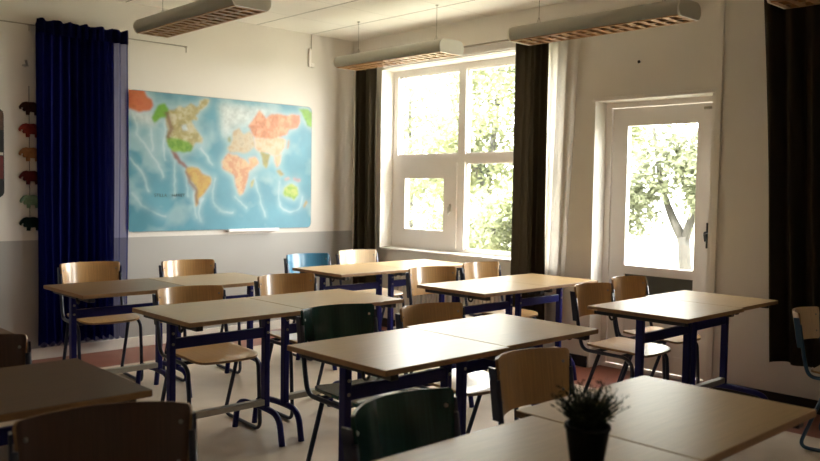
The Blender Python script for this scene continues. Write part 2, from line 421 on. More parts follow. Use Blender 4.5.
# blue voile on the back wall
bc = curtain('blue_curtain', 'curt_blue', 'x', 6.385, 2.17, 2.875, .115, 2.555, 12, .030, 'deep blue voile curtain hanging on the back wall left of the world map', seed=4, thick=0)
curtain('blue_lining', 'curt_lining', 'x', 6.428, 2.175, 2.775, .125, 2.55, 9, .010, None, parent=bc, seed=6, thick=0)
bm = nb()
n = 60; top = []; bot = []
for i in range(n+1):
    u = i/n; xx = 2.17+.708*u; yy = 6.385-.012+.02*math.sin(u*11*6.28+1)
    top.append(bm.verts.new((xx, yy, 2.575+.008*math.sin(u*40)))); bot.append(bm.verts.new((xx, yy, 2.47)))
fs = [bm.faces.new((bot[i], bot[i+1], top[i+1], top[i])) for i in range(n)]
for f in fs: f.smooth = True
bmesh.ops.solidify(bm, geom=fs, thickness=.006)
M['blue_hem'] = mat('blue_hem_cloth', (.005, .007, .07), .9, noise=.2, nscale=50, spec=.1)
hm = obj('heading', bm, 'blue_hem', bc)
rod = thing('curtain_rod', 'thin wire curtain rail on the back wall carrying the blue curtain', 'curtain rod', (2.8, 6.456, 2.535))
bm = nb(); tube(bm, [(-2.2, 0, 0), (.63, 0, 0)], .0045); obj('rod', bm, 'wire', rod)
for xx in (-1.6, -.66, .62):
    bm = nb(); tube(bm, [(xx, 0, .0), (xx, Y0-6.456, 0)], .005); tube(bm, [(xx, 0, 0), (xx, 0, -.05)], .004); obj('bracket', bm, 'wire', rod)
bm = nb(); tube(bm, [(2.115, 6.478, 2.23), (2.115, 6.43, 2.23), (2.10, 6.41, 2.26)], .009, rad=.02); lathe(bm, [(.022, -.004), (.022, .004)], 14, (2.115, 6.47, 2.23))
tag(obj('wall_hook', bm, 'rivet'), 'small silver hook on the wall at the left edge of the blue curtain', 'hook')

# ---------------------------------------------------------------- world map
mapo = thing('world_map', 'large glossy world map board with blue oceans hanging on the back wall', 'map', (2.915, Y0, .965))
mw, mh = 1.84, 1.16
POLY = {
'orange':[(-0.01,1.007),(0.08,1.01),(0.104,0.988),(0.114,0.944),(0.114,0.88),(0.084,0.863),(0.041,0.863),(-0.01,0.865)],
'lime':[(0.111,0.831),(0.135,0.908),(0.17,0.925),(0.191,0.889),(0.182,0.823),(0.152,0.82),(0.118,0.785)],
'tan':[(0.182,0.883),(0.214,0.879),(0.241,0.914),(0.268,0.899),(0.305,0.943),(0.333,0.92),(0.351,0.97),(0.402,0.993),(0.393,0.96),(0.366,0.911),(0.333,0.861),(0.344,0.825),(0.305,0.81),(0.323,0.759),(0.342,0.734),(0.367,0.683),(0.361,0.655),(0.324,0.658),(0.311,0.62),(0.184,0.636),(0.179,0.745),(0.17,0.822)],
'green':[(0.179,0.688),(0.296,0.656),(0.311,0.638),(0.3,0.584),(0.269,0.574),(0.241,0.58),(0.214,0.565),(0.191,0.603)],
'redbrown':[(0.198,0.585),(0.232,0.567),(0.241,0.528),(0.269,0.503),(0.281,0.477),(0.304,0.454),(0.296,0.44),(0.269,0.471),(0.238,0.498),(0.216,0.534)],
'yellow':[(0.28,0.463),(0.305,0.475),(0.343,0.461),(0.361,0.427),(0.399,0.401),(0.407,0.366),(0.386,0.314),(0.367,0.273),(0.349,0.229),(0.334,0.175),(0.324,0.175),(0.326,0.237),(0.326,0.305),(0.311,0.358),(0.289,0.397)],
'africa':[(0.463,0.521),(0.496,0.583),(0.546,0.578),(0.591,0.547),(0.617,0.515),(0.659,0.537),(0.644,0.488),(0.618,0.431),(0.612,0.36),(0.588,0.289),(0.567,0.258),(0.551,0.294),(0.543,0.364),(0.536,0.419),(0.506,0.443),(0.467,0.464)],
'europe':[(0.49,0.616),(0.516,0.654),(0.529,0.752),(0.565,0.788),(0.59,0.743),(0.616,0.774),(0.643,0.748),(0.652,0.65),(0.611,0.596),(0.546,0.595),(0.506,0.587)],
'russia':[(0.612,0.81),(0.647,0.875),(0.678,0.941),(0.714,0.882),(0.752,0.921),(0.806,0.913),(0.85,0.918),(0.895,0.932),(0.92,0.891),(0.907,0.825),(0.862,0.806),(0.845,0.76),(0.796,0.727),(0.764,0.71),(0.711,0.706),(0.658,0.715),(0.637,0.747)],
'red':[(0.868,0.92),(0.924,0.926),(0.909,0.825),(0.875,0.822)],
'china':[(0.648,0.72),(0.711,0.711),(0.796,0.733),(0.834,0.713),(0.823,0.648),(0.797,0.597),(0.765,0.58),(0.732,0.607),(0.69,0.604),(0.654,0.63)],
'india':[(0.686,0.61),(0.747,0.594),(0.739,0.542),(0.718,0.475),(0.701,0.511)],
'seasia':[(0.765,0.586),(0.806,0.6),(0.802,0.53),(0.785,0.492),(0.769,0.537)],
'arabia':[(0.613,0.549),(0.654,0.571),(0.676,0.524),(0.638,0.488)],
'japan':[(0.849,0.708),(0.863,0.724),(0.856,0.65),(0.841,0.635)],
'indo1':[(0.781,0.469),(0.802,0.475),(0.825,0.435),(0.807,0.423)],
'indo2':[(0.829,0.412),(0.856,0.419),(0.865,0.396),(0.834,0.395)],
'indo3':[(0.883,0.408),(0.933,0.398),(0.928,0.377),(0.887,0.388)],
'aus':[(0.834,0.336),(0.876,0.364),(0.915,0.329),(0.922,0.27),(0.893,0.225),(0.866,0.246),(0.837,0.251),(0.823,0.289)],
'nz':[(0.948,0.172),(0.968,0.225),(0.978,0.207),(0.959,0.16)],
'lime2':[(0.919,0.982),(0.979,0.983),(1.002,0.959),(1.003,0.834),(0.971,0.846),(0.952,0.909)],
'uk':[(0.502,0.699),(0.514,0.723),(0.518,0.673),(0.504,0.661)],
'mada':[(0.632,0.366),(0.647,0.389),(0.643,0.333),(0.631,0.324)],
'pale1':[(-0.0,0.861),(0.084,0.858),(0.114,0.872),(0.114,0.836),(0.152,0.799),(0.101,0.758),(0.041,0.782),(-0.0,0.816)],
'pale2':[(0.446,0.967),(0.688,0.97),(0.817,0.94),(0.647,0.875),(0.606,0.801),(0.535,0.78),(0.482,0.665),(0.456,0.772)],
'hudson':[(0.252,0.779),(0.281,0.787),(0.288,0.751),(0.259,0.737)],
}
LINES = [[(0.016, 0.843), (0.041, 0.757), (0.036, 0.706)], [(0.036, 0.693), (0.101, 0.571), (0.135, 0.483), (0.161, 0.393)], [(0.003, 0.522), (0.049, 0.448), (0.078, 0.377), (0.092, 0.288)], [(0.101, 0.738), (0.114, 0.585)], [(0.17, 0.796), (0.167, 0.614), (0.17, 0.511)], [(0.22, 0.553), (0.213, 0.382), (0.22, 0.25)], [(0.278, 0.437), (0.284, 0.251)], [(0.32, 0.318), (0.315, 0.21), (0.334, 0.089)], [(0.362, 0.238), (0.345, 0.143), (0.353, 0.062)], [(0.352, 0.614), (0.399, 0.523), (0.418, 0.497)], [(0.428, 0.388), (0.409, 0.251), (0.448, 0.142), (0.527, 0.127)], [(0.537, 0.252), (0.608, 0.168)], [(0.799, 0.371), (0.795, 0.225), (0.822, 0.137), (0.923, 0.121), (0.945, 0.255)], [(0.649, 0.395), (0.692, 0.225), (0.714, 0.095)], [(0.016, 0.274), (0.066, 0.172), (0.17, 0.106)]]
POLY['orange'] = [(-.01, 1.0), (.03, 1.02), (.075, .998), (.085, .965), (.11, .945), (.118, .90), (.10, .87), (.07, .865), (.045, .85), (.02, .865), (-.01, .87)]
nx, nz = 330, 210
U, V = np.meshgrid(np.linspace(0, 1, nx+1), np.linspace(0, 1, nz+1))
rng = np.random.default_rng(5)
def fbm(scale, oct=4):
    out = np.zeros_like(U); a = 1.
    for o in range(oct):
        gx, gz = int(scale*1.6*2**o)+2, int(scale*2**o)+2
        g = rng.random((gz+1, gx+1)); fx, fz = U*(gx-.001), V*(gz-.001)
        ix, iz = fx.astype(int), fz.astype(int); tx, tz = fx-ix, fz-iz
        tx = tx*tx*(3-2*tx); tz = tz*tz*(3-2*tz)
        out += a*((g[iz, ix]*(1-tx)+g[iz, ix+1]*tx)*(1-tz)+(g[iz+1, ix]*(1-tx)+g[iz+1, ix+1]*tx)*tz-.5); a *= .5
    return out
wu, wv = U+.011*fbm(14, 3), V+.017*fbm(14, 3)
def inside(poly, uu, vv):
    r = np.zeros(uu.shape, bool); n = len(poly)
    for i in range(n):
        (xa, ya), (xb, yb) = poly[i], poly[i-1]
        c = ((ya > vv) != (yb > vv)); c &= uu < (xb-xa)*(vv-ya)/((yb-ya)+1e-9)+xa
        r ^= c
    return r
def blur(a, k):
    for _ in range(3):
        for ax in (0, 1):
            p = np.concatenate([np.repeat(a.take([0], ax), k, ax), a, np.repeat(a.take([-1], ax), k, ax)], ax)
            cs = np.cumsum(p, ax); n = a.shape[ax]
            cs = np.concatenate([np.zeros_like(cs.take([0], ax)), cs], ax)
            a = (cs.take(range(2*k+1, 2*k+1+n), ax)-cs.take(range(n), ax))/(2*k+1)
    return a
L = lambda *c: np.array(lin(c))
msk = {k: inside(v, wu, wv) for k, v in POLY.items()}
land = np.zeros(U.shape)
for k, v in msk.items():
    if k not in ('pale1', 'pale2', 'hudson'): land = np.maximum(land, v.astype(float))
sh = np.clip(blur(land, 6)*2.6, 0, 1)
f1, f2, f3 = fbm(6), fbm(22, 3), fbm(50, 2)
ocean = L(78, 146, 164)*(1-U[..., None])+L(104, 164, 184)*U[..., None]
C = ocean*(1+.18*f1[..., None])
pt = np.clip(fbm(4, 4)*1.6-.05, 0, .55)[..., None]; C = C*(1-pt)+L(176, 204, 208)*pt
C = C*(1-.55*sh[..., None])+L(190, 212, 214)*.55*sh[..., None]
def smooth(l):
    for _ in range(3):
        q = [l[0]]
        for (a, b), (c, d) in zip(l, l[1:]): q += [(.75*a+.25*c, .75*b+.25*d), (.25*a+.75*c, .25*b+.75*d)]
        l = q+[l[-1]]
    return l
for l in map(smooth, LINES):       # pale curved lines across the ocean
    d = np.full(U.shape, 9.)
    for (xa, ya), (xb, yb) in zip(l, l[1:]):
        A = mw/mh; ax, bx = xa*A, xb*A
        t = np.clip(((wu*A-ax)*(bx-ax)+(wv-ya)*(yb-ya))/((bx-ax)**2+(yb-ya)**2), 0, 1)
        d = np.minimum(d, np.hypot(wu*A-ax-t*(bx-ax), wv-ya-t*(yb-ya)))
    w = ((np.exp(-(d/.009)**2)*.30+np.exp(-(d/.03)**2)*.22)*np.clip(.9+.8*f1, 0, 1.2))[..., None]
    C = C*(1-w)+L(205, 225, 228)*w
paint = [('pale1', (208, 214, 208)), ('pale2', (214, 220, 214)), ('tan', (182, 170, 112)), ('green', (112, 162, 40)), ('lime', (120, 178, 52)), ('orange', (206, 112, 62)), ('lime2', (136, 186, 62)),
         ('redbrown', (136, 98, 92)), ('yellow', (204, 172, 82)), ('africa', (226, 190, 148)), ('europe', (206, 190, 160)), ('russia', (214, 138, 92)), ('red', (214, 128, 92)),
         ('china', (224, 184, 146)), ('india', (164, 158, 92)), ('seasia', (222, 180, 144)), ('arabia', (220, 170, 128)), ('japan', (204, 160, 120)), ('indo1', (160, 150, 96)), ('indo2', (196, 160, 150)), ('indo3', (190, 150, 150)),
         ('aus', (150, 186, 78)), ('nz', (180, 160, 110)), ('uk', (150, 160, 120)), ('mada', (190, 180, 120)), ('hudson', (205, 218, 218))]
alt = {'africa': (190, 116, 84), 'europe': (176, 150, 116), 'tan': (206, 198, 170), 'yellow': (176, 124, 58), 'aus': (196, 196, 110), 'russia': (228, 172, 132), 'china': (232, 196, 168), 'lime': (96, 150, 34), 'orange': (186, 92, 50), 'green': (140, 176, 70)}
for k, c in paint:
    m = msk[k].astype(float)
    if k.startswith('pale'): m = blur(m, 5)*.85
    else: m = blur(m, 1)
    m = m[..., None]
    cc = L(*c)*(1+.30*f2[..., None]+.2*f3[..., None])
    if k in alt:
        t = np.clip((f2+.6*f3)*1.2+.25, 0, .7)[..., None]; cc = cc*(1-t)+L(*alt[k])*t
    C = C*(1-m)+cc*m
# mountain spine of the americas
for l, c, w0 in (([(.182, .86), (.196, .76), (.19, .68)], (122, 88, 58), .016), ([(.282, .44), (.30, .36), (.33, .28), (.335, .2)], (128, 92, 70), .012)):
    d = np.full(U.shape, 9.)
    for (xa, ya), (xb, yb) in zip(l, l[1:]):
        t = np.clip(((wu-xa)*(xb-xa)+(wv-ya)*(yb-ya))/((xb-xa)**2+(yb-ya)**2), 0, 1)
        d = np.minimum(d, np.hypot(wu-xa-t*(xb-xa), wv-ya-t*(yb-ya)))
    w = (np.exp(-(d/w0)**2)*.8)[..., None]; C = C*(1-w)+L(*c)*w
C = np.clip(C*.80, .005, .9)
# board with rounded right corners; laminated sheet is slightly wavy
bm = nb(); gv = []
cr = .045
for j in range(nz+1):
    row = []
    z = mh*j/nz
    xr = mw
    dz = max(0, cr-z, z-(mh-cr))
    if dz > 0: xr = mw-cr+math.sqrt(max(0, cr*cr-dz*dz))
    for i in range(nx+1):
        u = i/nx; wob = .0016*f1[j, i]+.0012*math.sin(u*31+3*math.sin(z*4))*(1-u)*1.2
        row.append(bm.verts.new((u*xr, -.016+wob, z)))
    gv.append(row)
for j in range(nz):
    for i in range(nx):
        f = bm.faces.new((gv[j][i], gv[j][i+1], gv[j+1][i+1], gv[j+1][i])); f.smooth = True
bm.verts.index_update()
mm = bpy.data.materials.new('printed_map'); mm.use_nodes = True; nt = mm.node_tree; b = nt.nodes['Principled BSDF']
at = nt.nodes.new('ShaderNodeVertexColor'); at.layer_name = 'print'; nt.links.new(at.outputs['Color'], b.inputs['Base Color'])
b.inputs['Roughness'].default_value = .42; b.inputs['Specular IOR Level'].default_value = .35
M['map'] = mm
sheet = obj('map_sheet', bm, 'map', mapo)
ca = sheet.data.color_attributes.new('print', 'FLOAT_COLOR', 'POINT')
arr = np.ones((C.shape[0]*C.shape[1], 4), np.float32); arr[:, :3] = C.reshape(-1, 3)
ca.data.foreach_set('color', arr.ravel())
bm = nb()
def rrect(w, h, r, n=6):
    P = []
    for cx, cz, a in ((w-r, h-r, 0), (r, h-r, 90), (r, r, 180), (w-r, r, 270)):
        for k in range(n+1):
            t = R(a+90*k/n); P.append((cx+r*math.cos(t), cz+r*math.sin(t)))
    return P
P = rrect(mw+.012, mh+.012, .05)
f1_ = [bm.verts.new((x-.006, -.012, z-.006)) for x, z in P]; f2_ = [bm.verts.new((x-.006, -.0002, z-.006)) for x, z in P]
bm.faces.new(f1_); bm.faces.new(f2_[::-1])
for i in range(len(P)): bm.faces.new((f1_[i], f1_[i-1], f2_[i-1], f2_[i]))
obj('backing_board', bm, 'map_edge', mapo)
bm = nb(); box(bm, .905, 1.44, -.06, -.004, -.022, -.012, 0, .003); box(bm, .905, 1.44, -.064, -.056, -.022, .004, 0, .003); obj('pen_tray', bm, 'frame', mapo)
def text(name, body, size, loc, parent, m):
    cu = bpy.data.curves.new(name, 'FONT'); cu.body = body; cu.size = size; cu.extrude = .0004; cu.materials.append(M[m])
    o = bpy.data.objects.new(name, cu); COL.objects.link(o); o.location = loc; o.rotation_euler = (R(90), 0, 0)
    dg = bpy.context.evaluated_depsgraph_get(); me = bpy.data.meshes.new_from_object(o.evaluated_get(dg))
    n = bpy.data.objects.new(name, me); COL.objects.link(n); n.location = loc; n.rotation_euler = (R(90), 0, 0); n.parent = parent
    bpy.data.objects.remove(o); return n
text('ocean_lettering', 'STILLA', .040, (.215, -.0205, .288), mapo, 'ink')
text('ocean_lettering', 'HAVET', .040, (.375, -.0205, .288), mapo, 'ink')

# pull cord on the back wall near the corner
pc = thing('pull_cord', 'white pull cord with a small switch box high on the back wall', 'pull cord', (4.75, Y0, 2.6))
bm = nb(); tube(bm, [(0, -.006, .225), (0, -.006, .08)], .004); obj('cord', bm, 'wire', pc)
bm = nb(); box(bm, -.035, -.008, -.02, 0, -.09, .09, 0, .006); box(bm, -.008, .03, -.02, 0, -.09, -.05, 0, .006); obj('switch_box', bm, 'frame', pc)
bm = nb(); lathe(bm, [(.008, 0), (.012, .01), (.004, .02)], 12); o = obj('wall_nail', bm, 'hook', loc=(X0, 3.22, 2.30)); o.rotation_euler = (0, R(-90), 0)
tag(o, 'small dark nail in the wall above the glazed door', 'nail')

# ---------------------------------------------------------------- elephants and poster on the left
gar = thing('elephant_garland', 'garland of small felt elephants in six colours hanging left of the blue curtain', 'garland', (2.13, Y0-.0085, 1.0))
bm = nb(); tube(bm, [(.01, 0, .0), (.01, 0, 1.08)], .0022); obj('string', bm, 'hook', gar)
EL = [(-.055,.0),(-.05,.018),(-.062,.022),(-.072,.012),(-.066,.005),(-.078,.004),(-.085,.02),(-.075,.04),(-.055,.062),(-.03,.070),(-.012,.066),(.03,.070),(.055,.060),(.066,.035),(.064,-.005),(.062,-.04),(.040,-.04),(.038,-.015),(.0,-.014),(-.004,-.04),(-.028,-.04),(-.03,-.01),(-.045,-.012)]
for (z, mname, sc) in ((.90, 'el_brown', .9), (.735, 'el_red', .95), (.555, 'el_orange', .95), (.38, 'el_dkred', .95), (.20, 'el_mint', .9), (.03, 'el_green', .95)):
    bm = nb(); a = [bm.verts.new((x*sc+.015, -.008, y*sc+z)) for x, y in EL]; b_ = [bm.verts.new((x*sc+.015, .008, y*sc+z)) for x, y in EL]
    bm.faces.new(a); bm.faces.new(b_[::-1])
    for i in range(len(EL)): bm.faces.new((a[i], a[i-1], b_[i-1], b_[i]))
    e = obj('elephant', bm, mname, gar); e['label'] = {'el_brown': 'brown felt elephant', 'el_red': 'red felt elephant', 'el_orange': 'orange felt elephant', 'el_dkred': 'dark red felt elephant', 'el_mint': 'mint green felt elephant', 'el_green': 'dark green felt elephant'}[mname]
pos = thing('wall_poster', 'dark red and black poster with rounded corners at the left edge of the back wall', 'poster', (1.45, Y0, 1.24))
bm = nb(); P = rrect(.51, .66, .05)
a = [bm.verts.new((x, -.012, z)) for x, z in P]; b_ = [bm.verts.new((x, 0, z)) for x, z in P]
bm.faces.new(a); bm.faces.new(b_[::-1])
for i in range(len(P)): bm.faces.new((a[i], a[i-1], b_[i-1], b_[i]))
obj('board', bm, 'poster_black', pos)
for z0, z1, m in ((.50, .64, 'poster_brown'), (.315, .335, 'poster_white'), (.14, .31, 'poster_red')):
    bm = nb(); box(bm, .01, .505, -.0135, -.012, z0, z1); obj('printed_band', bm, m, pos)

# ---------------------------------------------------------------- desks
def make_desk(label, w=.668, d=.60, top='top', leg='navy'):
    t = thing('student_desk', label, 'desk', group='student desks')
    bm = nb(); fs = box(bm, -w/2, w/2, -d/2, d/2, .708, .73, 1, .003)
    for f in bm.faces:
        if f.normal.z > .9 or abs(f.normal.z) > .3 and f.calc_center_median().z > .728: f.material_index = 0
    bm.normal_update()
    for f in bm.faces: f.material_index = 0 if f.normal.z > .5 else 1
    obj('tabletop', bm, [top, 'edge'], t)
    px = w/2-.062
    for s in (-1, 1):
        bm = nb(); box(bm, s*px-.016, s*px+.016, -.021, .021, .165, .685, 0, .005); l = obj('leg', bm, leg, t)
        for z in (.582, .635):
            bm = nb(); lathe(bm, [(.007, 0), (.007, .003), (.004, .006)], 10); bo = obj('bolt', bm, 'rivet', l, (s*px, -.021, z)); bo.rotation_euler = (R(90), 0, 0)
        bm = nb(); box(bm, s*px-.019, s*px+.019, -d*.47, d*.44, .682, .708, 0, .004); obj('support_rail', bm, 'black', t)
        bm = nb(); tube(bm, [(s*px, -.16, .0), (s*px, -.13, .16), (s*px, 0.05, .172), (s*px, .275, .16), (s*px, .305, .0)], .0165, rad=.075); obj('foot', bm, leg, t)
        bm = nb(); tube(bm, [(s*(px+.03), -.14, .708), (s*(px+.03), -.14, .672), (s*(px+.03), -.165, .665), (s*(px+.03), -.175, .685)], .006, rad=.012); obj('bag_hook', bm, 'hook', t)
    bm = nb(); box(bm, -px+.016, px-.016, -.013, .013, .555, .608, 0, .004); obj('crossbar', bm, leg, t)
    bm = nb(); box(bm, -px+.015, px-.015, -.02, .02, .190, .222, 0, .004); st = obj('stretcher', bm, 'grey_metal', t); st['label'] = 'grey steel stretcher bar'
    return t

DESKS = [  # x0, x1, y0, y1, label
 (1.785, 2.453, 4.56, 5.17, 'brown-topped desk in the far left pair standing before the blue curtain'),
 (2.457, 3.125, 4.56, 5.16, 'desk standing under the world map, right half of the far left pair'),
 (1.805, 2.473, 3.37, 3.97, 'left desk of the middle pair, in front of the desk by the blue curtain'),
 (2.477, 3.145, 3.38, 3.97, 'right desk of the middle pair with the dark green chair before it'),
 (1.853, 2.522, 2.08, 2.67, 'left desk of the large centre pair with the green chair tucked behind it'),
 (2.524, 3.18, 2.105, 2.70, 'right desk of the large centre pair with a shiny pale top'),
 (3.66, 4.353, 4.60, 5.21, 'sunlit pale desk with the blue chair and the whitish chair behind it'),
 (4.357, 5.085, 4.62, 5.21, 'sunlit desk standing directly against the radiator under the window'),
 (3.685, 4.333, 3.25, 3.84, 'left desk of the pair standing beside the right window curtain'),
 (4.337, 4.91, 3.265, 3.855, 'right desk of the pair with its end touching the white sheer curtain'),
 (3.778, 4.404, 1.985, 2.58, 'left desk of the pair standing in front of the glazed door'),
 (4.408, 4.90, 2.005, 2.605, 'right desk of the pair by the door, its end near the black curtain'),
 (1.135, 1.806, .72, 1.405, 'foreground desk carrying the small potted plant'),
 (1.81, 2.50, .90, 1.47, 'empty foreground desk at bottom right with a broad shiny top'),
 (.46, 1.13, 2.34, 2.94, 'shaded brown desk at the lower left behind the brown chair'),
 (.45, 1.12, 3.58, 4.18, 'dark desk corner peeping in at the left edge of the photo'),
]
protos = {}
for i, (x0, x1, y0, y1, lab) in enumerate(DESKS):
    w, d = round(x1-x0, 2), .60
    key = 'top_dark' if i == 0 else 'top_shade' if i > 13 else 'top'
    if key not in protos:
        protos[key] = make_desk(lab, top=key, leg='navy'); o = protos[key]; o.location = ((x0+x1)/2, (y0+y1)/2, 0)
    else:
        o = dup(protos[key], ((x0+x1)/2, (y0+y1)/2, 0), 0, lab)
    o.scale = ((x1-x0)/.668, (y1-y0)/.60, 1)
    if 'pair' in lab and 'door' in lab: o.rotation_euler = (0, 0, math.pi)

# ---------------------------------------------------------------- chairs
def shell(bm, hw, hv, rad, fn, th, nu=22, corners=(1, 1)):
    """rounded-rect panel mapped by fn(u_metres, v_metres) -> (point, normal), with thickness"""
    nv = 16; vs = []
    for j in range(nv+1):
        t = j/nv; vs.append(hv*math.sin((t-.5)*math.pi))
    F, B = [], []
    for v in vs:
        dv = abs(v)-(hv-rad); w = hw
        if dv > 0: w = hw-rad+math.sqrt(max(0, rad*rad-dv*dv))
        fr, br = [], []
        for i in range(nu+1):
            u = w*(2*i/nu-1); p, n = fn(u, v)
            fr.append(bm.verts.new(p+n*th/2)); br.append(bm.verts.new(p-n*th/2))
        F.append(fr); B.append(br)
    for j in range(nv):
        for i in range(nu):
            for G, s in ((F, 0), (B, 1)):
                q = (G[j][i], G[j][i+1], G[j+1][i+1], G[j+1][i])
                f = bm.faces.new(q if not s else q[::-1]); f.smooth = True; f.material_index = 0
    rim = [(F[0][i], B[0][i]) for i in range(nu+1)]+[(F[j][nu], B[j][nu]) for j in range(1, nv+1)]+[(F[nv][i], B[nv][i]) for i in range(nu-1, -1, -1)]+[(F[j][0], B[j][0]) for j in range(nv-1, 0, -1)]
    for k in range(len(rim)):
        a, b = rim[k], rim[(k+1) % len(rim)]
        f = bm.faces.new((a[0], b[0], b[1], a[1])); f.material_index = 1

def back_fn(u, v):
    Rr = .30                                    # bend radius
    u = u*(1+.10*(v/.1-.6)*.5)                  # wider at the top
    a = u/Rr; y = .245+(Rr*math.cos(a)-Rr)*1.0+.05
    z = .705+v; y += (v)*.16
    n = Vector((-math.sin(a), -math.cos(a), .16)).normalized()
    return Vector((Rr*math.sin(a), y, z)), n
def seat_fn(u, v):
    z = .452 + .010*(u/.2)**2 - .012*max(0, (-v-.10)/.1)**2 + .006*max(0, (v-.05)/.14)
    return Vector((u, v-.025, z)), Vector((0, 0, 1))

def make_chair(label, wood, tubem='chairtube'):
    t = thing('classroom_chair', label, 'chair', group='classroom chairs')
    edge = {'wood': 'edge', 'wood_pale': 'edge', 'wood_dark': 'edge'}.get(wood, wood)
    bm = nb(); shell(bm, .195, .195, .06, seat_fn, .012); obj('seat', bm, [wood, edge], t)
    bm = nb(); shell(bm, .222, .098, .016, back_fn, .010); bk = obj('backrest', bm, [wood, edge], t)
    for s in (-1, 1):
        bm = nb()
        x = s*.205
        tube(bm, [(x, .225, .735), (x, .19, .52), (x, .165, .435), (x, -.12, .432), (x, -.165, .40), (x, -.19, .0125), (x, .205, .0125), (x, .05, .425)], .0110, seg=10, rad=.06)
        obj('side_frame', bm, tubem, t)
        bm = nb()       # flattened upper upright hugging the rear of the backrest edge
        for (ya, yb, za, zb) in ((.222, .258, .615, .795),):
            vs = []
            xo, xi = s*.216, s*.208
            pts = [(.200, .60), (.232, .60), (.258, .775), (.226, .775)]
            a = [bm.verts.new((xo, y, z)) for y, z in pts]; b_ = [bm.verts.new((xi, y, z)) for y, z in pts]
            bm.faces.new(a); bm.faces.new(b_[::-1])
            for i in range(4): bm.faces.new((a[i], a[i-1], b_[i-1], b_[i]))
        obj('back_bracket', bm, tubem, t)
        for v in (-.05, .05):
            p, n = back_fn(s*.198, v)
            bm = nb(); lathe(bm, [(.006, 0), (.006, .002), (.003, .004)], 10); rv = obj('rivet', bm, 'rivet', bk)
            rv.location = p+n*.0045; rv.rotation_euler = n.to_track_quat('Z', 'Y').to_euler()
    for yy in (-.09, .09):
        bm = nb(); tube(bm, [(-.205, yy, .432), (.205, yy, .432)], .010); obj('seat_rail', bm, tubem, t)
    return t

CH = [ # x, y, rot, wood, tube, label, scale
 (2.265, 5.45, -4, 'wood', 'chairtube', 'wooden chair with its back against the blue curtain', 1),
 (2.905, 5.24, -4, 'wood', 'chairtube', 'wooden chair standing under the left half of the world map', 1),
 (2.275, 4.02, -4, 'wood', 'chairtube', 'wooden chair between the two desk rows, directly in front of the map\'s lower left', (1, 1.08, .957)),
 (2.93, 4.02, -4, 'wood', 'chairtube', 'wooden chair with pale light streaks on its back, left of the blue chair', 1),
 (3.985, 5.24, -4, 'blue_chair', 'chairtube', 'blue stained chair with its back to the grey wainscot', 1),
 (4.59, 5.33, -4, 'wood_pale', 'chairtube', 'sunlit whitish wooden chair beside the narrow dark curtain in the corner', 1),
 (4.03, 3.85, -10, 'wood', 'chairtube', 'slanted wooden chair in front of the radiator, left of another wooden chair', 1),
 (4.625, 3.90, -4, 'wood', 'chairtube', 'wooden chair under the window directly left of the dark olive curtain', (.93, 1, 1)),
 (4.205, 2.60, 0, 'wood', 'chairtube', 'wooden chair in front of the sheer curtain with its seat showing under the desk', (.93, 1, .985)),
 (4.72, 2.68, -4, 'wood', 'chairtube', 'wooden chair standing right before the glazed door', (.9, 1, .99)),
 (2.335, 2.74, -4, 'green_chair', 'chairtube', 'dark green chair tucked behind the large centre desk', 1),
 (2.875, 2.67, -5, 'wood', 'chairtube', 'wooden chair right of the green chair at the centre desks', (1, 1, .96)),
 (1.475, 1.31, 7, 'green_chair', 'chairtube', 'blackish green chair at the bottom centre, beside the plant desk', 1),
 (2.222, 1.51, -4, 'wood', 'chairtube', 'large wooden chair just behind the potted plant', (.90, 1, .99)),
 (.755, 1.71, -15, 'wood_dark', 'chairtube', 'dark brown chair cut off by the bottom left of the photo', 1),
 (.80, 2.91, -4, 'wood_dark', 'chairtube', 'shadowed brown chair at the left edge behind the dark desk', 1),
 (4.69, 1.535, 6, 'wood_pale', 'bluetube', 'small pale wooden chair on blue tubes before the black curtain', .905),
]
cp = {}
for (x, y, rz, wood, tm, lab, sc) in CH:
    if (wood, tm) not in cp:
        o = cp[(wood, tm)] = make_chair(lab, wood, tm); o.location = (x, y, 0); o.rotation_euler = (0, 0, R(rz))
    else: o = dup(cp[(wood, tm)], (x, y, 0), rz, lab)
    o.scale = sc if isinstance(sc, tuple) else (sc, sc, sc)

